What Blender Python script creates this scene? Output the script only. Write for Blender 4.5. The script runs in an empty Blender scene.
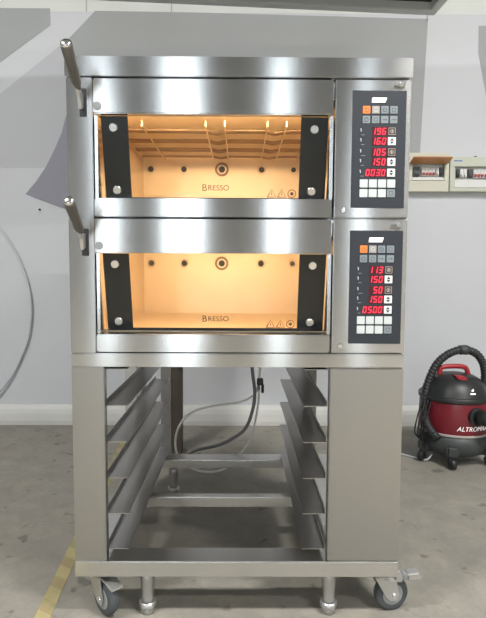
import bpy, bmesh, math, random
from mathutils import Vector, Matrix
random.seed(7)
scn = bpy.context.scene
COL = scn.collection
PI = math.pi

# ---------------------------------------------------------------- materials
def newmat(name):
    m = bpy.data.materials.new(name); m.use_nodes = True
    nt = m.node_tree; b = nt.nodes['Principled BSDF']
    return m, nt, b

def plain(name, col, rough=.5, metal=0., emit=None, es=0., coat=0., var=0.0, vscale=20, spec=.5):
    m, nt, b = newmat(name)
    b.inputs['Base Color'].default_value = (*col, 1)
    b.inputs['Roughness'].default_value = rough
    b.inputs['Metallic'].default_value = metal
    b.inputs['Coat Weight'].default_value = coat
    b.inputs['Specular IOR Level'].default_value = spec
    if emit:
        b.inputs['Emission Color'].default_value = (*emit, 1)
        b.inputs['Emission Strength'].default_value = es
    if var > 0:
        tc = nt.nodes.new('ShaderNodeTexCoord')
        n = nt.nodes.new('ShaderNodeTexNoise'); n.inputs['Scale'].default_value = vscale
        n.inputs['Detail'].default_value = 4
        nt.links.new(tc.outputs['Object'], n.inputs['Vector'])
        r = nt.nodes.new('ShaderNodeMapRange')
        r.inputs['From Min'].default_value = .3; r.inputs['From Max'].default_value = .7
        r.inputs['To Min'].default_value = 1 - var; r.inputs['To Max'].default_value = 1 + var
        nt.links.new(n.outputs['Fac'], r.inputs['Value'])
        mx = nt.nodes.new('ShaderNodeVectorMath'); mx.operation = 'SCALE'
        mx.inputs[0].default_value = col
        nt.links.new(r.outputs['Result'], mx.inputs['Scale'])
        nt.links.new(mx.outputs['Vector'], b.inputs['Base Color'])
    return m

def steel(name, col=(.57, .575, .57), rough=.21, aniso=1.0, grain=(2, 2, 220), var=.008, axis='Z'):
    """brushed stainless steel: grain runs along x/y, so highlights spread vertically"""
    m, nt, b = newmat(name)
    b.inputs['Metallic'].default_value = 1
    b.inputs['Anisotropic'].default_value = aniso
    b.inputs['Anisotropic Rotation'].default_value = .25
    tg = nt.nodes.new('ShaderNodeTangent'); tg.direction_type = 'RADIAL'; tg.axis = axis
    nt.links.new(tg.outputs['Tangent'], b.inputs['Tangent'])
    tc = nt.nodes.new('ShaderNodeTexCoord')
    mp = nt.nodes.new('ShaderNodeMapping'); mp.inputs['Scale'].default_value = grain
    nt.links.new(tc.outputs['Object'], mp.inputs['Vector'])
    n = nt.nodes.new('ShaderNodeTexNoise'); n.inputs['Scale'].default_value = 4; n.inputs['Detail'].default_value = 5
    nt.links.new(mp.outputs['Vector'], n.inputs['Vector'])
    r = nt.nodes.new('ShaderNodeMapRange')
    r.inputs['From Min'].default_value = .3; r.inputs['From Max'].default_value = .7
    r.inputs['To Min'].default_value = rough; r.inputs['To Max'].default_value = rough
    nt.links.new(n.outputs['Fac'], r.inputs['Value'])
    nt.links.new(r.outputs['Result'], b.inputs['Roughness'])
    r2 = nt.nodes.new('ShaderNodeMapRange')
    r2.inputs['From Min'].default_value = .3; r2.inputs['From Max'].default_value = .7
    r2.inputs['To Min'].default_value = 1 - var; r2.inputs['To Max'].default_value = 1 + var
    nt.links.new(n.outputs['Fac'], r2.inputs['Value'])
    s = nt.nodes.new('ShaderNodeVectorMath'); s.operation = 'SCALE'; s.inputs[0].default_value = col
    nt.links.new(r2.outputs['Result'], s.inputs['Scale'])
    nt.links.new(s.outputs['Vector'], b.inputs['Base Color'])
    return m

def glass(name, tint=(1, 1, 1), fac=.06):
    m = bpy.data.materials.new(name); m.use_nodes = True
    nt = m.node_tree; nt.nodes.clear()
    o = nt.nodes.new('ShaderNodeOutputMaterial'); mx = nt.nodes.new('ShaderNodeMixShader')
    t = nt.nodes.new('ShaderNodeBsdfTransparent'); t.inputs['Color'].default_value = (*tint, 1)
    g = nt.nodes.new('ShaderNodeBsdfGlossy'); g.inputs['Roughness'].default_value = .02
    lw = nt.nodes.new('ShaderNodeFresnel'); lw.inputs['IOR'].default_value = 1.45
    nt.links.new(lw.outputs['Fac'], mx.inputs['Fac'])
    nt.links.new(t.outputs['BSDF'], mx.inputs[1]); nt.links.new(g.outputs['BSDF'], mx.inputs[2])
    nt.links.new(mx.outputs['Shader'], o.inputs['Surface'])
    return m

def floor_mat():
    m, nt, b = newmat('concrete')
    tc = nt.nodes.new('ShaderNodeTexCoord')
    def noise(scale, det, rough=.6, dist=0.):
        n = nt.nodes.new('ShaderNodeTexNoise'); n.inputs['Scale'].default_value = scale
        n.inputs['Detail'].default_value = det; n.inputs['Roughness'].default_value = rough
        n.inputs['Distortion'].default_value = dist
        nt.links.new(tc.outputs['Object'], n.inputs['Vector']); return n
    def ramp(stops, src):
        r = nt.nodes.new('ShaderNodeValToRGB'); e = r.color_ramp.elements
        e[0].position, e[0].color = stops[0][0], (*stops[0][1], 1)
        e[1].position, e[1].color = stops[-1][0], (*stops[-1][1], 1)
        for p, c in stops[1:-1]:
            q = e.new(p); q.color = (*c, 1)
        nt.links.new(src, r.inputs['Fac']); return r
    def mix(mode, fac, a, c):
        x = nt.nodes.new('ShaderNodeMix'); x.data_type = 'RGBA'; x.blend_type = mode
        if isinstance(fac, float): x.inputs['Factor'].default_value = fac
        else: nt.links.new(fac, x.inputs['Factor'])
        nt.links.new(a, x.inputs[6])
        if isinstance(c, tuple): x.inputs[7].default_value = (*c, 1)
        else: nt.links.new(c, x.inputs[7])
        return x.outputs[2]
    big = ramp([(.3, (.365, .312, .228)), (.5, (.455, .402, .308)), (.7, (.53, .482, .378))], noise(1.6, 8, .65, .6).outputs['Fac'])
    mid = ramp([(.35, (.70, .70, .70)), (.65, (1.16, 1.15, 1.13))], noise(9, 6, .7, .4).outputs['Fac'])
    fine = ramp([(.3, (.82, .82, .82)), (.7, (1.12, 1.12, 1.12))], noise(70, 3).outputs['Fac'])
    c = mix('MULTIPLY', 1.0, big.outputs['Color'], mid.outputs['Color'])
    c = mix('MULTIPLY', .8, c, fine.outputs['Color'])
    sep = nt.nodes.new('ShaderNodeSeparateXYZ'); nt.links.new(tc.outputs['Object'], sep.inputs['Vector'])
    # rust stains: noise-edged blots at fixed places on the slab
    def blot(x, y, r, col, strength):
        nonlocal c
        d = nt.nodes.new('ShaderNodeVectorMath'); d.operation = 'DISTANCE'
        d.inputs[1].default_value = (x, y, 0)
        nz = noise(11, 4, .7)
        nt.links.new(tc.outputs['Object'], d.inputs[0])
        ad = nt.nodes.new('ShaderNodeMath'); ad.operation = 'MULTIPLY_ADD'
        nt.links.new(nz.outputs['Fac'], ad.inputs[0]); ad.inputs[1].default_value = r * 1.4
        nt.links.new(d.outputs['Value'], ad.inputs[2])
        mr = nt.nodes.new('ShaderNodeMapRange')
        mr.inputs['From Min'].default_value = r * 1.45; mr.inputs['From Max'].default_value = r * .8
        mr.inputs['To Min'].default_value = 0; mr.inputs['To Max'].default_value = strength
        nt.links.new(ad.outputs['Value'], mr.inputs['Value'])
        c = mix('MIX', mr.outputs['Result'], c, col)
    blot(-.08, 1.12, .36, (.27, .15, .10), .85)
    blot(.14, 1.05, .22, (.22, .14, .09), .6)
    blot(.75, .75, .32, (.30, .22, .19), .45)
    blot(.70, .45, .22, (.29, .22, .19), .4)
    blot(.80, 1.0, .2, (.46, .43, .37), .6)
    blot(.82, .70, .15, (.46, .44, .38), .6)
    blot(-1.35, 1.05, .4, (.36, .30, .25), .4)
    # darker grey strip with a noisy edge along the foot of the back wall
    nz = noise(5, 5, .7)
    ma = nt.nodes.new('ShaderNodeMath'); ma.operation = 'MULTIPLY_ADD'
    nt.links.new(nz.outputs['Fac'], ma.inputs[0]); ma.inputs[1].default_value = .35
    nt.links.new(sep.outputs['Y'], ma.inputs[2])
    mr = nt.nodes.new('ShaderNodeMapRange')
    mr.inputs['From Min'].default_value = 1.86; mr.inputs['From Max'].default_value = 2.0
    mr.inputs['To Max'].default_value = .7
    nt.links.new(ma.outputs['Value'], mr.inputs['Value'])
    c = mix('MIX', mr.outputs['Result'], c, (.20, .20, .185))
    # small dark pits
    pit = ramp([(.66, (1, 1, 1)), (.72, (.45, .44, .42))], noise(14, 2, .5, .3).outputs['Fac'])
    c = mix('MULTIPLY', .7, c, pit.outputs['Color'])
    nt.links.new(c, b.inputs['Base Color'])
    b.inputs['Roughness'].default_value = .62
    bp = nt.nodes.new('ShaderNodeBump'); bp.inputs['Strength'].default_value = .12
    nt.links.new(noise(40, 6).outputs['Fac'], bp.inputs['Height'])
    nt.links.new(bp.outputs['Normal'], b.inputs['Normal'])
    return m

def tape_mat():
    m, nt, b = newmat('hazard_tape')
    tc = nt.nodes.new('ShaderNodeTexCoord')
    mp = nt.nodes.new('ShaderNodeMapping'); mp.inputs['Rotation'].default_value = (0, 0, .55)
    nt.links.new(tc.outputs['Object'], mp.inputs['Vector'])
    w = nt.nodes.new('ShaderNodeTexWave'); w.bands_direction = 'Y'; w.inputs['Scale'].default_value = 3.1
    nt.links.new(mp.outputs['Vector'], w.inputs['Vector'])
    r = nt.nodes.new('ShaderNodeValToRGB'); r.color_ramp.interpolation = 'CONSTANT'
    r.color_ramp.elements[0].color = (.48, .41, .20, 1)
    r.color_ramp.elements[1].position = .55; r.color_ramp.elements[1].color = (.39, .33, .16, 1)
    nt.links.new(w.outputs['Fac'], r.inputs['Fac'])
    n = nt.nodes.new('ShaderNodeTexNoise'); n.inputs['Scale'].default_value = 30
    nt.links.new(tc.outputs['Object'], n.inputs['Vector'])
    mx = nt.nodes.new('ShaderNodeMix'); mx.data_type = 'RGBA'; mx.blend_type = 'MULTIPLY'; mx.inputs['Factor'].default_value = .35
    nt.links.new(r.outputs['Color'], mx.inputs[6]); nt.links.new(n.outputs['Color'], mx.inputs[7])
    nt.links.new(mx.outputs[2], b.inputs['Base Color'])
    b.inputs['Roughness'].default_value = .6
    return m

M = dict(
    steel=steel('brushed_steel'),
    stand=steel('dimmed_stand_steel', (.36, .353, .335), .34, .8),  # same steel as the doors; darker floor reflection put into the colour
    bar=steel('bar_steel', (.68, .675, .655), .27, 0),
    rail=steel('rail_steel', (.45, .44, .43), .30, .3),
    chamber=plain('chamber_steel', (.82, .69, .51), .42, .35, var=.03, vscale=9),  # the lamp's warm peach tint is put into this steel colour
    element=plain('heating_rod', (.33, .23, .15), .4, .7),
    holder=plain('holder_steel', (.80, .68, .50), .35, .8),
    dark=plain('dark_gap', (.02, .02, .022), .6),
    bandblk=plain('black_enamel', (.012, .013, .013), .22),
    chrome=plain('bright_steel', (.78, .78, .78), .2, 1),
    lever=plain('lever_steel', (.23, .22, .205), .4, .8),
    cap=plain('grey_plastic', (.27, .28, .285), .5),
    fascia=plain('panel_film', (.022, .027, .036), .5),
    key=plain('grey_key', (.24, .28, .30), .5),
    keylite=plain('white_key', (.60, .64, .65), .5),
    keywhite=plain('arrow_key', (.85, .87, .86), .5),
    keyorange=plain('orange_key', (.80, .22, .05), .5, emit=(1, .25, .04), es=.25),
    keypink=plain('pale_key', (.42, .38, .36), .5),
    keydark=plain('outlined_key', (.06, .05, .05), .5),
    keyline=plain('key_outline', (.42, .33, .28), .5),
    ink=plain('dark_ink', (.03, .03, .035), .6),
    inkgrey=plain('grey_ink', (.12, .14, .16), .6),
    white=plain('white_print', (.9, .9, .9), .5, emit=(1, 1, 1), es=.25),  # print brightened by a slight glow put into the material
    dispback=plain('display_window', (.07, .006, .012), .3),
    led=plain('red_led', (.5, .01, .02), .4, emit=(1, .035, .07), es=1.5),
    lettering=plain('bronze_lettering', (.10, .055, .03), .5),
    symbol=plain('warning_print', (.33, .12, .05), .5),
    zinc=plain('zinc_plate', (.62, .62, .61), .38, .9),
    tyre=plain('grey_rubber', (.075, .085, .09), .55),
    hub=plain('wheel_hub', (.36, .38, .39), .45, .3),
    foot=plain('foot_steel', (.50, .50, .49), .4, .9),
    wall=plain('white_paint', (.60, .615, .645), .75, var=.018, vscale=1.6),
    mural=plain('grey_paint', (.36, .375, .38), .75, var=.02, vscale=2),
    lav=plain('pale_grey_tone', (.50, .51, .545), .75, var=.02, vscale=2),
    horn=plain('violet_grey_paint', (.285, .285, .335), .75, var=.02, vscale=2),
    upper=plain('pale_panel', (.68, .70, .67), .7, var=.02, vscale=2),
    seam=plain('seam_line', (.42, .43, .42), .8),
    skirting=plain('skirting_paint', (.66, .66, .635), .6, var=.04, vscale=6),
    ceil=plain('ceiling_paint', (.30, .30, .295), .8),
    sidewall=plain('side_wall_paint', (.27, .27, .26), .8),
    darkwall=plain('dark_wall_paint', (.21, .215, .22), .8),
    concrete=floor_mat(), tape=tape_mat(),
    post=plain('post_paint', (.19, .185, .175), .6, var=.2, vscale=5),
    postbrown=plain('post_right_tone', (.075, .06, .048), .6, var=.2, vscale=5),
    cablewhite=plain('white_sheath', (.80, .79, .74), .5),
    cablegrey=plain('grey_sheath', (.17, .17, .17), .5),
    cablewall=plain('pale_grey_sheath', (.54, .55, .585), .5),
    black=plain('black_plastic', (.018, .02, .02), .42),
    blacksoft=plain('black_hose', (.02, .022, .022), .55),
    blackgrey=plain('dark_grey_plastic', (.045, .05, .05), .5, var=.15, vscale=14),
    red=plain('red_plastic', (.17, .008, .018), .38, coat=.2, var=.06, vscale=8),
    redbright=plain('red_handle', (.36, .02, .03), .4),
    cream=plain('cream_enamel', (.62, .61, .50), .5),
    greencream=plain('green_cream_enamel', (.55, .57, .48), .5),
    breaker=plain('breaker_white', (.72, .72, .70), .5),
    toggle=plain('breaker_toggle', (.45, .06, .06), .5),
    dkgrey=plain('dark_module', (.07, .075, .075), .5),
    amber=plain('amber_flap', (.55, .235, .07), .3, coat=.3),
    blue=plain('blue_print', (.06, .14, .45), .5),
    hoodrim=plain('hood_metal', (.55, .57, .56), .5, .3),
    hooddark=plain('hood_underside', (.028, .038, .038), .7),
    pane=glass('oven_glass'), winpane=glass('window_glass'),
    warmlamp=plain('lamp_glow', (1, .8, .5), .4, emit=(1, .62, .28), es=3),
    tubelamp=plain('tube_glow', (1, 1, 1), .4, emit=(1, .98, .95), es=6),
    frame=plain('window_frame_paint', (.25, .26, .27), .5),
)

# ---------------------------------------------------------------- mesh builder
class MB:
    def __init__(s): s.bm = bmesh.new(); s.mats = []
    def mi(s, m):
        if m not in s.mats: s.mats.append(m)
        return s.mats.index(m)
    def _tag(s, faces, m, smooth=False):
        i = s.mi(m)
        for f in faces: f.material_index = i; f.smooth = smooth
    def _merge(s, t, m, smooth=False):
        me = bpy.data.meshes.new('tmp'); t.to_mesh(me); t.free()
        n = len(s.bm.faces); s.bm.from_mesh(me); bpy.data.meshes.remove(me)
        s.bm.faces.ensure_lookup_table()
        s._tag(s.bm.faces[n:], m, smooth)
    def box(s, x0, x1, y0, y1, z0, z1, m, bev=0., mat=None, seg=2):
        t = bmesh.new(); bmesh.ops.create_cube(t, size=1)
        for v in t.verts:
            v.co = Vector(((x0 + x1) / 2 + v.co.x * (x1 - x0), (y0 + y1) / 2 + v.co.y * (y1 - y0), (z0 + z1) / 2 + v.co.z * (z1 - z0)))
        if bev > 0: bmesh.ops.bevel(t, geom=t.edges[:], offset=bev, segments=seg, affect='EDGES')
        if mat: bmesh.ops.transform(t, matrix=mat, verts=t.verts)
        s._merge(t, m); return s
    def prism(s, pts, axis, a0, a1, m, bev=0.):
        """polygon in the plane across axis ('x': (y,z), 'y': (x,z), 'z': (x,y)) extruded from a0 to a1"""
        t = bmesh.new()
        def P(p, a):
            return {'x': (a, p[0], p[1]), 'y': (p[0], a, p[1]), 'z': (p[0], p[1], a)}[axis]
        A = [t.verts.new(P(p, a0)) for p in pts]; B = [t.verts.new(P(p, a1)) for p in pts]
        n = len(pts); t.faces.new(A); t.faces.new(B[::-1])
        for i in range(n): t.faces.new((A[i], B[i], B[(i + 1) % n], A[(i + 1) % n]))
        bmesh.ops.recalc_face_normals(t, faces=t.faces)
        if bev > 0: bmesh.ops.bevel(t, geom=t.edges[:], offset=bev, segments=2, affect='EDGES')
        s._merge(t, m); return s
    def tube(s, pts, r, m, n=12, cap=True, radii=None):
        pts = [Vector(p) for p in pts]; N = len(pts); t = bmesh.new(); rings = []
        up = Vector((0, 0, 1)); prev = None
        for i, p in enumerate(pts):
            d = (pts[min(i + 1, N - 1)] - pts[max(i - 1, 0)]).normalized()
            if prev is None:
                a = d.cross(up); a = d.cross(Vector((1, 0, 0))) if a.length < 1e-3 else a
            else:
                a = prev - d * prev.dot(d)
            a.normalize(); prev = a; b = d.cross(a)
            rr = radii[i] if radii else r
            rings.append([t.verts.new(p + (a * math.cos(2 * PI * k / n) + b * math.sin(2 * PI * k / n)) * rr) for k in range(n)])
        for i in range(N - 1):
            for k in range(n):
                t.faces.new((rings[i][k], rings[i][(k + 1) % n], rings[i + 1][(k + 1) % n], rings[i + 1][k]))
        for f in t.faces: f.smooth = True
        if cap: t.faces.new(rings[0][::-1]); t.faces.new(rings[-1])
        bmesh.ops.recalc_face_normals(t, faces=t.faces)
        me = bpy.data.meshes.new('tmp'); t.to_mesh(me); t.free()
        k0 = len(s.bm.faces); s.bm.from_mesh(me); bpy.data.meshes.remove(me)
        s.bm.faces.ensure_lookup_table(); i = s.mi(m)
        for f in s.bm.faces[k0:]: f.material_index = i
        return s
    def cyl(s, p0, p1, r, m, n=20, bev=0.):
        p0, p1 = Vector(p0), Vector(p1)
        if bev:
            d = (p1 - p0).normalized()
            return s.tube([p0, p0 + d * 1e-5, p1 - d * bev, p1 - d * bev * .3, p1], r, m, n, radii=[r, r, r, r - bev * .7, r - bev])
        return s.tube([p0, p1], r, m, n)
    def lathe(s, prof, c, m, n=48, ax=None):
        t = bmesh.new(); c = Vector(c); rings = []
        for r, z in prof:
            rings.append([t.verts.new((r * math.cos(2 * PI * k / n), r * math.sin(2 * PI * k / n), z)) for k in range(n)])
        for i in range(len(prof) - 1):
            for k in range(n):
                t.faces.new((rings[i][k], rings[i][(k + 1) % n], rings[i + 1][(k + 1) % n], rings[i + 1][k]))
        t.faces.new(rings[0][::-1]); t.faces.new(rings[-1])
        bmesh.ops.recalc_face_normals(t, faces=t.faces)
        mt = Matrix.Translation(c)
        if ax is not None: mt = mt @ Vector((0, 0, 1)).rotation_difference(Vector(ax).normalized()).to_matrix().to_4x4()
        bmesh.ops.transform(t, matrix=mt, verts=t.verts)
        s._merge(t, m, True); return s
    def text(s, txt, size, m, mat, depth=.0006, fn=None, shear=0., spacing=1.):
        cu = bpy.data.curves.new('t', 'FONT'); cu.body = txt; cu.size = size; cu.extrude = depth
        cu.align_x = 'LEFT'; cu.shear = shear; cu.space_character = spacing
        ob = bpy.data.objects.new('t', cu); COL.objects.link(ob)
        me = bpy.data.meshes.new_from_object(ob); bpy.data.objects.remove(ob); bpy.data.curves.remove(cu)
        t = bmesh.new(); t.from_mesh(me); bpy.data.meshes.remove(me)
        if fn:
            for v in t.verts: v.co = fn(v.co)
        if mat: bmesh.ops.transform(t, matrix=mat, verts=t.verts)
        s._merge(t, m); return s
    def build(s, name, parent=None, sharp=None):
        me = bpy.data.meshes.new(name)
        s.bm.verts.ensure_lookup_table()
        org = Vector((0, 0, 0))
        if s.bm.verts:
            lo = Vector([min(v.co[i] for v in s.bm.verts) for i in range(3)])
            hi = Vector([max(v.co[i] for v in s.bm.verts) for i in range(3)])
            org = Vector(((lo.x + hi.x) / 2, (lo.y + hi.y) / 2, lo.z))
            for v in s.bm.verts: v.co -= org
        s.bm.to_mesh(me); s.bm.free()
        for m in s.mats: me.materials.append(m)
        if sharp: me.set_sharp_from_angle(angle=math.radians(sharp))
        ob = bpy.data.objects.new(name, me); COL.objects.link(ob)
        ob.location = org
        if parent:
            ob.parent = parent; ob.matrix_parent_inverse = world(parent).inverted()
        return ob

def world(o):
    m = o.matrix_basis.copy()
    return world(o.parent) @ o.matrix_parent_inverse @ m if o.parent else m

def empty(name, loc, label=None, cat=None, group=None):
    o = bpy.data.objects.new(name, None); COL.objects.link(o); o.location = loc
    o.empty_display_size = .1
    return tag(o, label, cat, group)

def tag(o, label=None, cat=None, group=None, kind=None):
    if label: o['label'] = label
    if cat: o['category'] = cat
    if group: o['group'] = group
    if kind: o['kind'] = kind
    return o

def spline(pts, n=8):
    """Catmull-Rom through the points"""
    P = [Vector(p) for p in pts]; P = [P[0] * 2 - P[1]] + P + [P[-1] * 2 - P[-2]]; out = []
    for i in range(1, len(P) - 2):
        a, b, c, d = P[i - 1:i + 3]
        for k in range(n):
            t = k / n
            out.append(.5 * ((2 * b) + (c - a) * t + (2 * a - 5 * b + 4 * c - d) * t * t + (3 * b - a - 3 * c + d) * t ** 3))
    out.append(P[-2]); return out

# ================================================================= THE ROOM
WY = 2.03                       # face of the back wall
XL, XR, YF, ZC = -4.2, 4.2, -7.0, 4.3

def struct(mb, name, parent=None):
    return tag(mb.build(name, parent), kind='structure')

struct(MB().box(XL, XR, YF, WY, -.12, 0, M['concrete']), 'floor')
struct(MB().box(XL - .15, XR + .15, YF - .15, WY + .15, ZC, ZC + .12, M['ceil']), 'ceiling')
wb = struct(MB().box(XL, XR, WY, WY + .15, 0, ZC, M['wall']), 'wall_back')
struct(MB().box(XL - .15, XL, YF, WY, 0, ZC, M['sidewall']), 'wall_left')
struct(MB().box(XR, XR + .15, YF, WY, 0, ZC, M['sidewall']), 'wall_right')

# front wall (behind the photographer) with tall windows
wins = [(-2.34, -2.0), (-1.25, -.62), (.46, .80), (1.86, 2.07)]
fw = MB(); xs = XL
for a, b in wins:
    fw.box(xs, a, YF - .15, YF, 0, ZC, M['darkwall']); xs = b
    fw.box(a, b, YF - .15, YF, 0, .35, M['darkwall']); fw.box(a, b, YF - .15, YF, 4.1, ZC, M['darkwall'])
fw.box(xs, XR, YF - .15, YF, 0, ZC, M['darkwall'])
struct(fw, 'wall_front')
for i, (a, b) in enumerate(wins):
    f = MB()
    for x in (a, b - .025): f.box(x, x + .025, YF - .1, YF - .02, .35, 4.1, M['frame'])
    for z in (.35, 2.2, 4.05): f.box(a + .025, b - .025, YF - .1, YF - .02, z, z + .05, M['frame'])
    w = struct(f, 'window_%d' % (i + 1))
    MB().box(a + .025, b - .025, YF - .065, YF - .055, .40, 2.2, M['winpane']).box(a + .025, b - .025, YF - .065, YF - .055, 2.25, 4.05, M['winpane']).build('pane', w)

# flat shapes on the back wall: mural paint and a pale grey zone
def paint(pts, m, t=.0015, name='wall_shape'):
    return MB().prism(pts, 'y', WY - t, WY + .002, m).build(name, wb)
paint([(XL, 2.742), (XR, 2.742), (XR, ZC), (XL, ZC)], M['upper'], .001, 'upper_panel')
for x in (-2.1, -1.005, -.45, 1.225, 2.3):
    MB().box(x - .004, x + .004, WY - .003, WY, 2.70 if x == 1.225 else 2.742, ZC, M['seam']).build('panel_seam', wb)
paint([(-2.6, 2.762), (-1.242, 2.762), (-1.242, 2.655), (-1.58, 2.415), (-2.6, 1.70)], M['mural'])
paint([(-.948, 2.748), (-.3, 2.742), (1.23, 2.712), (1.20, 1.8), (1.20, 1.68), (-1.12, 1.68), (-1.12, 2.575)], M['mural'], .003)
paint([(-1.12, 2.575), (-1.12, 1.74), (-2.6, 1.74), (-2.6, 1.50), (-1.58, 2.218)], M['lav'], .002)  # flat pale grey zone with a straight lower edge
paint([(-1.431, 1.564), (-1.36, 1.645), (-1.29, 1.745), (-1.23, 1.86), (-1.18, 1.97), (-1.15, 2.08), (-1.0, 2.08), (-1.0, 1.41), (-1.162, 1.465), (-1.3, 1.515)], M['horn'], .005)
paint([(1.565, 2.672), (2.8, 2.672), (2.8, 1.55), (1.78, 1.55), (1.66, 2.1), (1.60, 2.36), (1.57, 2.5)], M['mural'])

# rounded skirting along the back wall
prof = [(WY, 0), (WY - .028, 0), (WY - .034, .03), (WY - .033, .08), (WY - .027, .11), (WY - .016, .13), (WY, .137)]
struct(MB().prism(prof, 'x', XL, XR, M['skirting']), 'baseboard_back')

# ================================================================= THE DECK OVENS
SEG = {'0': 'abcdef', '1': 'bc', '2': 'abged', '3': 'abgcd', '4': 'fgbc', '5': 'afgcd', '6': 'afgedc', '7': 'abc', '8': 'abcdefg', '9': 'abcdfg'}

def digits(mb, s, xr, z, h=.0185, y=-.0072):
    w = h * .56; t = h * .13; pitch = w * 1.42; sl = .16
    for k, ch in enumerate(reversed(s)):
        if ch == ' ': continue
        x0 = xr - w - k * pitch; zm = z
        R = {'a': (0, w, h / 2 - t, h / 2), 'd': (0, w, -h / 2, -h / 2 + t), 'g': (0, w, -t / 2, t / 2),
             'f': (0, t, 0, h / 2), 'b': (w - t, w, 0, h / 2), 'e': (0, t, -h / 2, 0), 'c': (w - t, w, -h / 2, 0)}
        for q in SEG[ch]:
            a, b, c, d = R[q]
            if q in 'adg': a += t * .3; b -= t * .3
            else: c += t * .25; d -= t * .25
            mb.prism([(x0 + a + sl * c, zm + c), (x0 + b + sl * c, zm + c), (x0 + b + sl * d, zm + d), (x0 + a + sl * d, zm + d)], 'y', y, y + .001, M['led'])

def deck(dz, label, nums, guard, cover):
    Z = lambda z: z + dz
    root = empty('deck_oven', (0, .46, Z(1.203)), label, 'oven')
    # outer casing: side walls, roof, bottom and back
    b = MB()
    b.box(-.485, -.412, 0, .93, Z(1.2035), Z(1.5925), M['steel'], .002)
    b.box(.272, .485, .012, .93, Z(1.2035), Z(1.5925), M['steel'], .002)
    b.box(-.412, .272, .03, .93, Z(1.545), Z(1.5925), M['steel'])
    b.box(-.412, .272, .075, .93, Z(1.2035), Z(1.25), M['steel'])
    b.box(-.412, .272, .75, .93, Z(1.25), Z(1.545), M['steel'])
    b.build('casing', root)
    # door front: upper panel and lower rail
    MB().box(-.409, .266, -.005, .024, Z(1.493), Z(1.589), M['steel'], .003).build('door_panel', root)
    MB().box(-.409, .266, -.005, .072, Z(1.207), Z(1.2585), M['steel'], .003).build('door_rail', root)
    for x0, x1 in ((-.4085, -.3995), (.2585, .2685)):
        MB().box(x0, x1, .006, .075, Z(1.259), Z(1.4925), M['chrome'], .001).build('door_jamb', root)
    MB().cyl((-.397, -.005, Z(1.513)), (-.397, -.0075, Z(1.513)), .0115, M['cap'], 24).build('pivot_cap', root)
    # baking chamber, open at the front
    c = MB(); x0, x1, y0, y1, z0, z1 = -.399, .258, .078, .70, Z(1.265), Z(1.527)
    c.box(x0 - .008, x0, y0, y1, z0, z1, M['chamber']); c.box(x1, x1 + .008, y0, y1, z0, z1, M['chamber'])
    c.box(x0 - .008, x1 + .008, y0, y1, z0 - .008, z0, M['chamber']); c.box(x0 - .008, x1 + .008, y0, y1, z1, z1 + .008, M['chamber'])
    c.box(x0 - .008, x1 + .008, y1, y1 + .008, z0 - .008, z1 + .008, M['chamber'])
    ch = c.build('baking_chamber', root)
    for k, (x, r) in enumerate(((-.368, .0115), (-.230, .0115), (-.072, .013), (.093, .0115), (.226, .010))):
        p = MB().cyl((x, y1, Z(1.476)), (x, y1 - .003, Z(1.476)), r, M['ink'], 20)
        rr = r + .004 if k != 2 else r + .011
        ring = [(x + rr * math.cos(a * PI / 12), y1 - .003, Z(1.476) + rr * math.sin(a * PI / 12)) for a in range(25)]
        p.tube(ring, .003 if k != 2 else .005, M['holder' if k != 2 else 'element'], 6, cap=False)
        p.build('steam_port', ch)
    if guard:
        for x in (-.392, -.305, -.105, -.045, .09, .15, .235):
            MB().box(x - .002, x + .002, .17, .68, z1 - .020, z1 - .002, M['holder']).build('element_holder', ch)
        for k, y in enumerate((.24, .265, .37, .395, .50, .525, .63)):
            pts = []
            for i in range(60):
                x = x0 + .008 + (x1 - x0 - .016) * i / 59
                dip = sum(math.exp(-((x - q) / .022) ** 2) for q in (-.075, .12)) * .012
                pts.append((x, y + dip, z1 - .014 - dip * .3))
            MB().tube(pts, .0042, M['element'], 8).build('heating_element', ch)
    lamp = MB().tube([(-.33, .058, z1 - .006), (.19, .058, z1 - .006)], .003, M['warmlamp'], 8).build('chamber_lamp', ch)
    L = bpy.data.lights.new('chamber_lamp_light', 'AREA'); L.shape = 'RECTANGLE'; L.size = .6; L.size_y = .012
    L.energy = 1.75; L.color = (1, .71, .38)
    lo = bpy.data.objects.new('chamber_lamp_light', L); COL.objects.link(lo)
    lo.location = (-.07, .066, z1 - .008); lo.rotation_euler = (math.radians(66), 0, 0)
    lo.parent = root; lo.matrix_parent_inverse = world(root).inverted()
    # glass of the door, leaning inwards at its foot, with black edge bands
    gt, gb = Vector((0, .018, Z(1.492))), Vector((0, .070, Z(1.262)))
    d = (gb - gt).normalized(); nrm = Vector((0, -d.z, d.y)); nrm = nrm if nrm.y < 0 else -nrm     # towards the room
    Lg = (gb - gt).length
    fr = Matrix(((1, 0, 0, 0), (0, -d.y, nrm.y, gb.y), (0, -d.z, nrm.z, gb.z), (0, 0, 0, 1)))          # local x right, y up the glass, z out
    W = MB().box(-.393, .256, 0, Lg, -.005, 0, M['pane'], mat=fr).build('door_window', root)
    MB().box(-.393, -.317, 0, Lg, .0003, .0016, M['bandblk'], mat=fr).build('black_band', W)
    MB().box(.178, .256, 0, Lg, .0003, .0016, M['bandblk'], mat=fr).build('black_band', W)
    MB().box(-.317, .178, 0, .009, .0003, .0016, M['bandblk'], mat=fr).build('bottom_band', W)  # black strip along the foot of the glass
    for x, y in ((-.359, Lg - .031), (.217, Lg - .033), (-.359, .030), (.216, .029)):
        MB().cyl(fr @ Vector((x, y, .0016)), fr @ Vector((x, y, .008)), .0135, M['chrome'], 24, bev=.003).build('bolt', W)
    t = MB()
    t.text('B', .028, M['lettering'], fr @ Matrix.Translation((-.109, .029, .001)), .0003)
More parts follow.
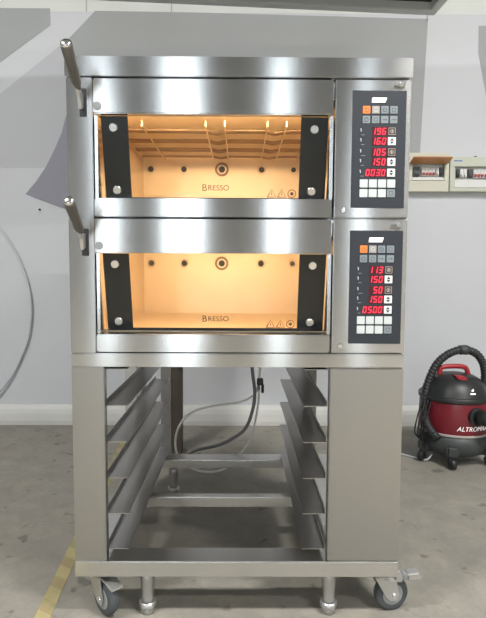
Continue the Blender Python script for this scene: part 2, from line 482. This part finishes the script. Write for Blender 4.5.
    t.text('RESSO', .0225, M['lettering'], fr @ Matrix.Translation((-.0915, .0305, .001)), .0003, spacing=1.0)
    t.build('lettering', W)
    for k, x in enumerate((.098, .128, .158)):
        s = MB(); y = .022
        if k < 2:
            tri = [(x - .0125, y - .010), (x + .0125, y - .010), (x, y + .012)]
            s.tube([fr @ Vector((*p, .0012)) for p in tri + tri[:1]], .0014, M['symbol'], 6)
            s.tube([fr @ Vector((x, y - .005, .0012)), fr @ Vector((x, y + .004, .0012))], .0011, M['symbol'], 6)
        else:
            s.tube([fr @ Vector((x + .0115 * math.cos(a * PI / 12), y + .0115 * math.sin(a * PI / 12), .0012)) for a in range(25)], .0014, M['symbol'], 6, cap=False)
            s.cyl(fr @ Vector((x, y, .0005)), fr @ Vector((x, y, .0015)), .005, M['lettering'], 14)
        s.build('warning_symbol', W)
    # opening lever on the left pillar
    MB().box(-.4475, -.4275, -.0012, .004, Z(1.484), Z(1.561), M['dark'], .0004).build('lever_slot', root)
    lv = MB()
    lv.prism([(.02, Z(1.515)), (-.018, Z(1.500)), (-.024, Z(1.502)), (-.034, Z(1.53)), (-.055, Z(1.550)), (-.048, Z(1.565)), (-.02, Z(1.548)), (.02, Z(1.545))], 'x', -.444, -.436, M['zinc'], .001)
    lv = lv.build('lever', root)
    a, e = Vector((-.439, -.040, Z(1.549))), Vector((-.433, -.152, Z(1.619))); dr = (e - a).normalized()
    g = MB().tube([a, a + dr * .012, a + dr * .018, e - dr * .006, e], .01, M['lever'], 18, radii=[.009, .009, .0135, .0155, .0145])
    g.build('grip', lv)
    MB().lathe([(.015, 0), (.015, .002), (.013, .006), (.008, .0085), (.001, .009)], e - dr * .001, M['chrome'], 20, ax=dr).build('end_cap', lv)
    # right-hand fascia and control panel
    fa = MB().box(.2715, .4835, -.005, .0115, Z(1.207), Z(1.589), M['steel'], .002).build('control_fascia', root)
    for x, z in ((.457, 1.577), (.297, 1.2265)):
        s = MB().cyl((x, -.005, Z(z)), (x, -.011, Z(z)), .0085, M['chrome'], 20, bev=.002)
        if z > 1.5: s.box(x - .021, x - .004, -.009, -.006, Z(z) - .0055, Z(z) - .0005, M['lever'])
        s.build('screw', fa)
    cp = MB().box(.319, .4705, -.0065, -.005, Z(1.2345), Z(1.5595), M['fascia'], .0005).build('control_panel', root)
    Y0, Y1 = -.0082, -.0063
    MB().prism([(.372, Z(1.526)), (.411, Z(1.526)), (.4155, Z(1.540)), (.374, Z(1.540))], 'y', Y0, Y1, M['white'], .0008).build('logo_plate', cp)
    def key(x, z, m, hs=.0105, icon=None, im=None):
        k = MB().box(x - hs, x + hs, Y0, Y1, Z(z) - hs, Z(z) + hs, M[m], .0008)
        yi = Y0 - .0004; I = M[im] if im else M['inkgrey']; q = hs * .5
        if icon == 'ring':
            k.tube([(x + q * math.cos(a * PI / 8), Y0, Z(z) + q * math.sin(a * PI / 8)) for a in range(17)], .0011, I, 5, cap=False)
        elif icon == 'power':
            k.tube([(x + q * math.cos(a * PI / 8 + 2.0), Y0, Z(z) + q * math.sin(a * PI / 8 + 2.0)) for a in range(14)], .0011, I, 5, cap=False)
            k.box(x - .0009, x + .0009, yi, Y0, Z(z), Z(z) + q * 1.2, I)
        elif icon == 'arrow':
            k.box(x - q * 1.2, x + q * .5, yi, Y0, Z(z) - .001, Z(z) + .001, I)
            k.prism([(x + q * .4, Z(z) - q * .6), (x + q * 1.3, Z(z)), (x + q * .4, Z(z) + q * .6)], 'y', yi, Y0, I)
        elif icon == 'updown':
            k.prism([(x - q, Z(z) + .0012), (x + q, Z(z) + .0012), (x, Z(z) + q * 1.5)], 'y', yi, Y0, M['ink'])
            k.prism([(x - q, Z(z) - .0012), (x, Z(z) - q * 1.5), (x + q, Z(z) - .0012)], 'y', yi, Y0, M['ink'])
        elif icon == 'box':
            for r0, r1, s0, s1 in ((-q, q, q - .0015, q), (-q, q, -q, -q + .0015), (-q, -q + .0015, -q, q), (q - .0015, q, -q, q)):
                k.box(x + r0, x + r1, yi, Y0, Z(z) + s0, Z(z) + s1, I)
        elif icon == 'outlined':
            o = hs * .96; w = .0016
            for r0, r1, s0, s1 in ((-o, o, o - w, o), (-o, o, -o, -o + w), (-o, -o + w, -o, o), (o - w, o, -o, o)):
                k.box(x + r0, x + r1, yi, Y0, Z(z) + s0, Z(z) + s1, M['keyline'])
            k.tube([(x + q * .9 * math.cos(a * PI / 8), Y0, Z(z) + q * .9 * math.sin(a * PI / 8)) for a in range(17)], .0012, M['keyline'], 5, cap=False)
            k.box(x - .001, x + .001, yi, Y0, Z(z) - q * .5, Z(z) + q * .5, M['keylite'])
        k.build('key', cp)
    X4 = (.3585, .3845, .4098, .4352)
    for x, m, ic, im in zip(X4, ('keyorange', 'keypink', 'key', 'key'), ('power', 'ring', 'power', 'box'), ('symbol', 'keylite', None, None)): key(x, 1.5065, m, icon=ic, im=im)
    for x, ic in zip(X4, ('ring', 'box', 'arrow', 'arrow')): key(x, 1.4795, 'key', icon=ic)
    zs = (1.4475, 1.4205, 1.390, 1.363, 1.333)
    for i, (z, s) in enumerate(zip(zs, nums)):
        n = len(s.strip()) if len(s) == 4 else 3
        wd = .0535 if len(s) == 4 else .043
        dp = MB().box(.4185 - wd, .4175, -.0071, -.0064, Z(z) - .0118, Z(z) + .0118, M['dispback'])
        digits(dp, s, .4145, Z(z)); dp.build('display', cp)
        if i in (0, 2): key(.4315, z, 'keydark', .0105, 'outlined')
        else: key(.4315, z, 'keywhite', .0112, 'updown')
        mk = MB().box(.3435, .3455, -.0071, -.0064, Z(z) - .001, Z(z) + .007, M['keylite'])
        mk.box(.3425, .3445, -.0071, -.0064, Z(z) + .005, Z(z) + .008, M['keylite'])
        mk.box(.345, .354 if i != 2 else .358, -.0071, -.0064, Z(z) - .0105, Z(z) - .009, M['key'])
        mk.build('printed_icon', cp)
    for z in (1.3025, 1.2755):
        for k, x in enumerate((.3545, .3805, .4065, .4325)):
            if k == 3 and z < 1.29: key(x, z, 'key', .0112, 'box')
            else: key(x, z, 'keylite', .0115)
    if cover:
        MB().box(-.487, .487, -.006, .935, Z(1.5945), Z(1.649), M['steel'], .002).build('top_cover', root)
    return root

deck(0, 'upper stainless steel deck oven, heating rods under its lit ceiling, stacked on the other oven', ['196', '160', '105', '150', '0030'], True, True)
deck(-.389, 'lower stainless steel deck oven with plain lit chamber, directly on the open stand', ['113', '150', ' 50', '150', '0500'], False, False)

# ================================================================= THE STAND
st = empty('oven_stand', (0, .46, 0), 'open stainless steel stand with tray rails and castors, under the two ovens', 'stand')
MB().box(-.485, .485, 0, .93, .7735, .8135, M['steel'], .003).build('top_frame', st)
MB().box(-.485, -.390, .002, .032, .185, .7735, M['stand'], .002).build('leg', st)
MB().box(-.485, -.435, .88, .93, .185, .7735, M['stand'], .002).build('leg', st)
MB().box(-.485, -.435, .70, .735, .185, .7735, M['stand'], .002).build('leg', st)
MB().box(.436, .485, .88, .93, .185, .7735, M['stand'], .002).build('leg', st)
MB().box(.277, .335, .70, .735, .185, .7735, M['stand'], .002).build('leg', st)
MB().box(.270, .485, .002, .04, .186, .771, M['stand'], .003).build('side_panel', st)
def bar(x0, x1, y0, y1, z0, z1): return MB().box(x0, x1, y0, y1, z0, z1, M['bar'], .003).build('base_bar', st)
bar(-.485, .485, 0, .082, .137, .185)
bar(-.485, -.405, .082, .93, .137, .184); bar(.29, .485, .082, .93, .137, .184)
bar(-.405, .29, .456, .492, .142, .182); bar(-.405, .29, .848, .93, .146, .184)
# tray rails: angle sections, a flat ledge with a lip on the outer edge
def rail_mesh(sg, z):
    xo, xi = (-.398, -.328) if sg < 0 else (.268, .198)
    t = MB(); a, b = sorted((xo, xi))
    t.box(a, b, .03, .955, z - .002, z, M['rail'])
    l0, l1 = (xo, xo + .0025) if sg < 0 else (xo - .0025, xo)
    t.box(l0, l1, .03, .955, z, z + .014, M['rail'])
    return t.build('tray_rail', st)
for sg in (-1, 1):
    r0 = rail_mesh(sg, .652)
    for k in (-1, 1, 2, 3, 4):
        c = r0.copy(); COL.objects.link(c); c.parent = st
        c.matrix_parent_inverse = world(st).inverted(); c.location.z = r0.location.z - .1105 * k
# levelling feet
for x, y in ((-.276, .045), (.284, .045), (-.305, .90), (.284, .90)):
    f = MB().lathe([(.0225, .137), (.0225, .11), (.020, .07), (.019, .045), (.021, .036)], (x, y, 0), M['foot'], 24).build('levelling_foot', st)
    MB().lathe([(.027, .036), (.027, .020), (.026, .018)], (x, y, 0), M['zinc'], 6).lathe([(.019, .018), (.021, .012), (.021, .001), (.019, 0)], (x, y, 0), M['foot'], 24).build('foot_nut', f)
# castors: plate, fork, wheel, brake lever; ang = direction the wheel trails
def caster(x, y, ang, brake):
    R = .054; m4 = Matrix.Translation((x, y, 0)) @ Matrix.Rotation(ang, 4, 'Z')      # local x = rolling direction
    off = -.032
    f = MB().box(-.045, .045, -.035, .035, .133, .137, M['zinc'], .001, mat=m4)
    f.cyl(m4 @ Vector((0, 0, .118)), m4 @ Vector((0, 0, .133)), .026, M['zinc'], 20)
    for s in (-1, 1):
        t = MB(); t.prism([(-.034, .120), (.034, .120), (off + .024, .050), (off + .010, .038), (off - .010, .038), (off - .018, .055)], 'y', s * .022 - .0015, s * .022 + .0015, M['zinc'])
        bmesh.ops.transform(t.bm, matrix=m4, verts=t.bm.verts)
        me = bpy.data.meshes.new('tmp'); t.bm.to_mesh(me); t.bm.free(); k0 = len(f.bm.faces); f.bm.from_mesh(me); bpy.data.meshes.remove(me)
        f.bm.faces.ensure_lookup_table(); f._tag(f.bm.faces[k0:], M['zinc'])
    f.box(-.034, .034, -.0235, .0235, .115, .119, M['zinc'], mat=m4)
    f.cyl(m4 @ Vector((off, -.028, R)), m4 @ Vector((off, .028, R)), .007, M['chrome'], 12)
    fo = f.build('caster', st)
    ax = m4.to_3x3() @ Vector((0, 1, 0)); c = m4 @ Vector((off, 0, R))
    w = MB()
    w.lathe([(.030, -.0155), (.046, -.0155), (.052, -.012), (R, -.006), (R, .006), (.052, .012), (.046, .0155), (.030, .0155)], c, M['tyre'], 40, ax=ax)
    w.lathe([(.012, -.018), (.026, -.0165), (.032, -.0160), (.037, -.014), (.037, .014), (.032, .0160), (.026, .0165), (.012, .018)], c, M['hub'], 32, ax=ax)
    w.build('wheel', fo)
    if brake:
        b = MB().prism([(-.025, .114), (-.060, .110), (-.096, .101), (-.098, .107), (-.062, .117), (-.025, .120)], 'y', -.019, .019, M['zinc'], .001)
        bmesh.ops.transform(b.bm, matrix=m4, verts=b.bm.verts); b.build('brake_lever', fo)
caster(-.425, .06, math.radians(135), True)
caster(.450, .055, math.radians(180 + 12), False)
caster(-.43, .88, math.radians(60), False)
caster(.435, .88, math.radians(100), False)
# brake pedal of the front right castor sticks out past the stand's corner
last = [o for o in st.children if o.name.startswith('caster')][1]
MB().box(.452, .508, .030, .052, .104, .110, M['zinc'], .001).box(.488, .508, .028, .054, .104, .128, M['zinc'], .002).box(.508, .532, .028, .056, .112, .128, M['cap'], .002)\
    .prism([(.525, .112), (.562, .114), (.568, .119), (.556, .134), (.522, .131)], 'y', .026, .058, M['zinc'], .002).build('brake_lever', last)

# ================================================================= BEHIND THE STAND
post = empty('square_post', (-.37, 1.48, 0), 'dark square upright post between the open stand and the wall, behind the left tray rails', 'post')
MB().box(-.445, -.385, 1.43, 1.50, .006, 1.25, M['post'], .002).box(-.385, -.325, 1.435, 1.50, .006, 1.25, M['postbrown'], .002).build('column', post)  # column in two halves, the right one darker brown
MB().box(-.465, -.305, 1.41, 1.52, 0, .006, M['post'], .001).build('base_plate', post)
MB().cyl((-.337, 1.437, .50), (-.337, 1.427, .50), .008, M['ink'], 12).build('bolt', post)

cg = MB().tube(spline([(.066, .932, .90), (.067, .975, .885), (.067, 1.02, .80), (.067, 1.045, .70), (.067, 1.05, .582), (.081, 1.05, .443), (.064, 1.05, .34), (.03, 1.05, .265), (-.035, 1.05, .217), (-.10, 1.05, .186), (-.185, 1.06, .163), (-.23, 1.12, .13), (-.285, 1.25, .05), (-.30, 1.36, .011), (-.22, 1.42, .010)]), .0085, M['cablegrey'], 10).build('cable')
tag(cg, 'thick grey power cable drooping down and to the left behind the stand', 'cable', 'cables hanging behind the stand')
cw = empty('cable', (.107, 1.08, .03), 'thin white cable looped and tied with a dark plug behind the open stand', 'cable', 'cables hanging behind the stand')
MB().tube(spline([(.110, .932, .90), (.110, .985, .885), (.108, 1.05, .80), (.107, 1.075, .70), (.107, 1.08, .577), (.104, 1.08, .50), (.10, 1.08, .40), (.079, 1.08, .27), (.045, 1.08, .18), (.0, 1.08, .122), (-.05, 1.08, .065), (-.118, 1.08, .038), (-.19, 1.08, .040), (-.25, 1.08, .064), (-.30, 1.08, .11), (-.318, 1.08, .17), (-.31, 1.08, .245), (-.275, 1.08, .31), (-.22, 1.08, .352), (-.13, 1.08, .378), (-.018, 1.08, .393), (.05, 1.09, .412), (.09, 1.09, .45), (.102, 1.085, .50)]), .0058, M['cablewhite'], 10).build('sheath', cw)
MB().box(.092, .124, 1.068, 1.094, .485, .52, M['black'], .004).box(.114, .128, 1.07, 1.092, .445, .49, M['black'], .003).box(.094, .108, 1.070, 1.092, .46, .487, M['cablegrey'], .003).build('plug', cw)

lp = MB().tube(spline([(-2.3, WY - .008, 1.55), (-1.95, WY - .008, 1.50), (-1.74, WY - .010, 1.42), (-1.604, WY - .012, 1.33), (-1.49, WY - .015, 1.15), (-1.425, WY - .018, .97), (-1.404, WY - .02, .79), (-1.43, WY - .018, .60), (-1.485, WY - .016, .46), (-1.56, WY - .02, .32), (-1.68, WY - .035, .19), (-1.85, WY - .045, .09), (-2.1, WY - .05, .02)]), .0075, M['cablewall'], 8).build('cable')
tag(lp, 'thin pale grey cable curving down the white wall, left of the ovens', 'cable')
nl = MB().cyl((-1.338, WY, 1.462), (-1.338, WY - .012, 1.462), .007, M['ink'], 10).build('nail')
tag(nl, 'small dark nail in the white wall under the violet grey painted point', 'nail')

# hazard tape on the floor
tp = MB(); A, B = Vector((-.525, -.95)), Vector((-.725, 1.95)); dd = (B - A).normalized(); pn = Vector((dd.y, -dd.x)) * .024
L = (B - A).length
tpm = tp.prism([tuple(A + pn), tuple(A - pn), tuple(B - pn), tuple(B + pn)], 'z', 0, .0012, M['tape']).build('floor_tape')
tag(tpm, 'worn yellow hazard tape stuck on the concrete floor beside the left castor', 'tape')

# ================================================================= DISTRIBUTION BOXES ON THE WALL
def breaker_unit(parent, x, z, m='breaker', h=.026, w=.016, tog='toggle', y=None):
    y = WY - .035 if y is None else y
    k = MB().box(x - w / 2, x + w / 2, y - .012, y + .01, z - h, z + h, M[m], .0015)
    k.box(x - w * .32, x + w * .32, y - .024, y - .010, z - .022, z - .004, M[tog], .0015)
    return k.build('breaker', parent)
b1 = empty('distribution_box', (1.26, WY, 1.60), 'cream distribution box on the wall beside the upper oven, with open amber flap', 'fuse box', 'distribution boxes on the right wall')
e = MB(); X0, X1, Z0, Z1 = 1.115, 1.380, 1.588, 1.840; YB = WY - .055
e.box(X0, X1, YB, WY, Z0, 1.658, M['cream'], .003); e.box(X0, X1, YB, WY, 1.770, Z1, M['cream'], .003)
e.box(X0, 1.138, YB, WY, 1.658, 1.770, M['cream'], .002); e.box(1.350, X1, YB, WY, 1.658, 1.770, M['cream'], .002)
e.box(1.138, 1.350, WY - .02, WY, 1.658, 1.770, M['breaker']); e.build('enclosure', b1)
MB().box(1.138, 1.350, WY - .05, WY - .02, 1.662, 1.682, M['breaker'], .002).build('cover_strip', b1)
MB().prism([(YB - .001, 1.772), (YB - .006, 1.766), (YB - .085, 1.789), (YB - .088, 1.795), (YB - .084, 1.797), (YB - .001, 1.778)], 'x', 1.118, 1.368, M['amber'], .001).build('flap', b1)
breaker_unit(b1, 1.168, 1.720, 'dkgrey', .032, .045, 'dkgrey')
for k in range(4): breaker_unit(b1, 1.213 + k * .0225, 1.717, h=.028, w=.021)
breaker_unit(b1, 1.333, 1.719, 'dkgrey', .030, .018, 'ink')
breaker_unit(b1, 1.307, 1.719, 'breaker', .026, .018, 'breaker')
b2 = empty('distribution_box', (1.56, WY, 1.60), 'grey green distribution box with blue print on its lid, right of the amber flap one', 'fuse box', 'distribution boxes on the right wall')
e = MB(); X0, X1, Z0, Z1 = 1.387, 1.74, 1.590, 1.815
e.box(X0, X1, YB, WY, Z0, 1.614, M['greencream'], .003); e.box(X0, X1, YB, WY, 1.752, Z1, M['greencream'], .003)
e.box(X0, 1.420, YB, WY, 1.614, 1.752, M['greencream'], .002); e.box(1.712, X1, YB, WY, 1.614, 1.752, M['greencream'], .002)
e.box(1.420, 1.712, WY - .02, WY, 1.614, 1.752, M['breaker']); e.build('enclosure', b2)
MB().box(1.420, 1.712, WY - .05, WY - .02, 1.616, 1.668, M['breaker'], .002).build('cover_strip', b2)
MB().box(1.410, 1.446, YB - .0012, YB, 1.785, 1.792, M['blue']).box(1.449, 1.464, YB - .0012, YB, 1.784, 1.792, M['blue']).build('printed_mark', b2)
MB().cyl((1.562, WY - .03, 1.815), (1.562, WY - .03, 1.825), .009, M['dkgrey'], 14).build('screw', b2)
breaker_unit(b2, 1.444, 1.710, 'dkgrey', .028, .016, 'ink')
for k in range(2): breaker_unit(b2, 1.467 + k * .024, 1.710, h=.028, w=.022, tog='breaker')
breaker_unit(b2, 1.526, 1.710, 'dkgrey', .028, .032, 'dkgrey')
for k in range(5): breaker_unit(b2, 1.557 + k * .0225, 1.707, h=.028, w=.021)

# ================================================================= VACUUM CLEANER
VC = Vector((1.222, 1.40, 0))
v = empty('vacuum_cleaner', VC, 'red and black drum vacuum cleaner, hose arched over its lid, right of the stand', 'vacuum cleaner')
MB().lathe([(.187, .176), (.190, .19), (.189, .25), (.186, .345), (.184, .352)], VC, M['red'], 64).lathe([(.1925, .172), (.193, .176), (.1925, .182), (.19, .184)], VC, M['keypink'], 64).build('drum', v, 40)
bs = MB().lathe([(.15, .055), (.176, .07), (.186, .10), (.189, .174)], VC, M['blackgrey'], 64)
for a in (195, 248, 320, 50, 120):
    r = math.radians(a); mt = Matrix.Translation(VC) @ Matrix.Rotation(r, 4, 'Z')
    bs.box(.12, .215, -.032, .032, .058, .125, M['blackgrey'], .014, mat=mt, seg=3)
bs.build('base', v)
for a in (195, 248, 320, 50, 120):
    r = math.radians(a); c = VC + Vector((math.cos(r) * .20, math.sin(r) * .20, .03)); ax = Vector((-math.sin(r + .5), math.cos(r + .5), 0))
    MB().lathe([(.010, -.014), (.027, -.014), (.030, -.010), (.030, .010), (.027, .014), (.010, .014)], c, M['black'], 28, ax=ax).cyl(c + Vector((0, 0, .02)), c + Vector((0, 0, .045)), .012, M['black'], 12).build('wheel', v)
MB().lathe([(.188, .352), (.193, .356), (.194, .372), (.190, .378), (.178, .380), (.170, .40), (.155, .435), (.13, .463), (.10, .480), (.05, .490), (.005, .492)], VC, M['black'], 64).build('lid', v, 40)
for a in (0, 1):
    pass
# handle: red bow across the lid, with a red latch below it
hb = spline([(1.135, 1.40, .468), (1.137, 1.40, .505), (1.155, 1.40, .522), (1.21, 1.40, .527), (1.265, 1.40, .524), (1.288, 1.40, .508), (1.30, 1.40, .462)], 6)
MB().tube(hb, .014, M['redbright'], 12).build('handle', v)
MB().prism([(1.180, .492), (1.235, .488), (1.250, .470), (1.228, .462), (1.195, .472)], 'y', 1.285, 1.34, M['redbright'], .004).build('latch', v)
# lid mark and drum lettering, wrapped on the curved surfaces
def wrap(rad, ang0, z0):
    def fn(co):
        a = ang0 + co.x / rad; r = rad + co.z
        return VC + Vector((r * math.cos(a), r * math.sin(a), z0 + co.y))
    return fn
MB().text('ALTROMAX', .034, M['white'], None, .0008, wrap(.1905, math.radians(-107), .209), shear=.25, spacing=1.02).build('lettering', v)
def dome(co):
    a = math.radians(-79) + co.x / .17; z = .402 + co.y; r = .1705 - (z - .40) * .43 + co.z
    return VC + Vector((r * math.cos(a), r * math.sin(a), z))
lm = MB()
for q in ((-.016, .016, 0, .008), (-.006, .008, .016, .023), (.002, .01, .024, .028)):
    t = bmesh.new(); vs = [t.verts.new(dome(Vector((x, y, .0015)))) for x, y in ((q[0], q[2]), (q[1], q[2]), (q[1], q[3]), (q[0], q[3]))]; t.faces.new(vs)
    ex = bmesh.ops.extrude_face_region(t, geom=t.faces[:]); 
    for w_ in [g for g in ex['geom'] if isinstance(g, bmesh.types.BMVert)]: w_.co += (VC + Vector((0, 0, w_.co.z)) - w_.co).normalized() * .004
    bmesh.ops.recalc_face_normals(t, faces=t.faces); lm._merge(t, M['white'])
lm.build('lid_mark', v)
# blower port on the front right of the drum
na = math.radians(-76); nd = Vector((math.cos(na), math.sin(na), 0)); n0 = VC + nd * .165 + Vector((0, 0, .288)); dz_ = Vector((0, 0, -.12))
nd2 = (Vector((math.cos(math.radians(-22)), math.sin(math.radians(-22)), -.12))).normalized()
MB().tube([n0, n0 + nd * .045], .047, M['black'], 24).tube([n0 + nd * .035, n0 + nd * .06 + nd2 * .03, n0 + nd * .06 + nd2 * .12], .038, M['black'], 24).build('port', v)
# corrugated hose
hp = spline([(1.075, 1.24, .16), (1.038, 1.30, .22), (1.035, 1.345, .30), (1.05, 1.37, .39), (1.075, 1.38, .47), (1.115, 1.385, .545), (1.175, 1.385, .598), (1.25, 1.385, .622), (1.325, 1.385, .605), (1.37, 1.385, .55), (1.386, 1.385, .48), (1.380, 1.39, .41), (1.375, 1.40, .37)], 18)
rad = [.0215 + .0022 * math.sin(i * 1.55) for i in range(len(hp))]
MB().tube(hp, .022, M['blacksoft'], 16, radii=rad).build('hose', v)
k = min(range(len(hp)), key=lambda i: (hp[i] - Vector((1.257, 1.385, .62))).length)
MB().tube([hp[k - 5], hp[k - 2], hp[k + 2], hp[k + 5]], .0275, M['blackgrey'], 20).build('hose_clip', v)
# power cord bundled on the left flank and a tail on the floor
cd = MB()
for i in range(4):
    ph = i * .9; x0 = 1.005 + .012 * i
    cd.tube(spline([(1.05, 1.37 - .01 * i, .42 - .02 * i), (x0 + .015, 1.345 - .012 * i, .34), (x0 - .012, 1.335 - .012 * i, .25), (x0 - .022, 1.34 - .01 * i, .17 - .012 * i), (x0 + .0, 1.345, .14 - .01 * i), (x0 + .018, 1.35, .18), (x0 + .02, 1.36, .27), (1.045, 1.375, .38)]), .0042, M['black'], 8)
cd.build('power_cord', v)
MB().tube(spline([(1.08, 1.33, .045), (1.05, 1.33, .012), (1.0, 1.38, .0055), (.93, 1.45, .0055), (.86, 1.52, .0055)]), .005, M['cablewall'], 8).build('cord_tail', v)

# ================================================================= HOOD ABOVE
hood = empty('extraction_hood', (.2, .75, 2.4), 'dark extraction hood with a pale metal rim, hanging above the ovens', 'hood')
ang = math.atan2(1.285 - 1.19, 1.0 + .30); HM = Matrix.Translation((1.02, 1.33, 0)) @ Matrix.Rotation(ang, 4, 'Z')
h = MB()
h.box(-2.0, 0, -1.3, 0, 2.46, 2.75, M['hoodrim'], mat=HM); h.build('canopy', hood)
h = MB()
for q in ((-2.0, 0, -.055, 0), (-2.0, 0, -1.3, -1.245), (-2.0, -1.945, -1.245, -.055), (-.045, 0, -1.245, -.055)): h.box(*q, 2.40, 2.46, M['hoodrim'], .003, mat=HM)
h.build('rim', hood)
MB().box(-1.945, -.045, -1.245, -.055, 2.44, 2.459, M['hooddark'], mat=HM).build('underside', hood)
for x, y in ((-1.9, -.1), (-.1, -.1), (-1.9, -1.2), (-.1, -1.2)):
    p = HM @ Vector((x, y, 0)); MB().cyl((p.x, p.y, 2.75), (p.x, p.y, ZC), .008, M['hoodrim'], 10).build('hanger_rod', hood)

# ================================================================= LIGHTS
for i, (x, y) in enumerate(((-2.3, -1.8), (1.9, -1.6), (2.9, -3.6))):  # unseen tube fixtures, added as fill light for the room
    f = empty('added_ceiling_light', (x, y, ZC), ('added unseen twin tube ceiling light, fill from the left of the room', 'added unseen twin tube ceiling light, fill from the right of the room', 'added unseen twin tube ceiling light, fill from the right wall side')[i], 'ceiling light')
    MB().box(x - .62, x + .62, y - .11, y + .11, ZC - .06, ZC, M['frame'], .004).build('housing', f)
    for dy in (-.05, .05): MB().tube([(x - .58, y + dy, ZC - .078), (x + .58, y + dy, ZC - .078)], .016, M['tubelamp'], 12).build('tube', f)
    Lt = bpy.data.lights.new('added_tube_light', 'AREA'); Lt.shape = 'RECTANGLE'; Lt.size = 1.2; Lt.size_y = .2
    Lt.energy = (150, 165, 120)[i]; Lt.color = (1, .985, .96)
    o = bpy.data.objects.new('added_tube_light', Lt); COL.objects.link(o); o.location = (x, y, ZC - .11); o.parent = f; o.matrix_parent_inverse = world(f).inverted()

wd = bpy.data.worlds.new('World'); scn.world = wd; wd.use_nodes = True
bg = wd.node_tree.nodes['Background']; bg.inputs['Color'].default_value = (.86, .94, 1, 1); bg.inputs['Strength'].default_value = 6.6
for i, (a, b) in enumerate(wins):      # daylight entering by each window
    Lp = bpy.data.lights.new('window_daylight', 'AREA'); Lp.shape = 'RECTANGLE'; Lp.size = b - a - .1; Lp.size_y = 3.65
    Lp.cycles.is_portal = True
    o = bpy.data.objects.new('window_daylight', Lp); COL.objects.link(o); o.location = ((a + b) / 2, YF + .02, 2.22); o.rotation_euler = (math.radians(90), 0, 0)

# ================================================================= CAMERA
cam = bpy.data.cameras.new('Camera'); co = bpy.data.objects.new('Camera', cam); COL.objects.link(co)
cam.sensor_fit = 'VERTICAL'; cam.sensor_height = 36; cam.lens = 519.9 / 618 * 36; cam.clip_start = .02
pit, yaw, roll = .0705, .0057, .0047
co.location = (.0058, -1.4996, 1.05)
co.matrix_world = Matrix.Translation(co.location) @ Matrix.Rotation(-yaw, 4, 'Z') @ Matrix.Rotation(math.pi / 2 - pit, 4, 'X') @ Matrix.Rotation(roll, 4, 'Z')
scn.camera = co
scn.view_settings.view_transform = 'Standard'; scn.view_settings.look = 'None'
scn.view_settings.gamma = 1; scn.view_settings.use_curve_mapping = False
scn.view_settings.exposure = 0.28
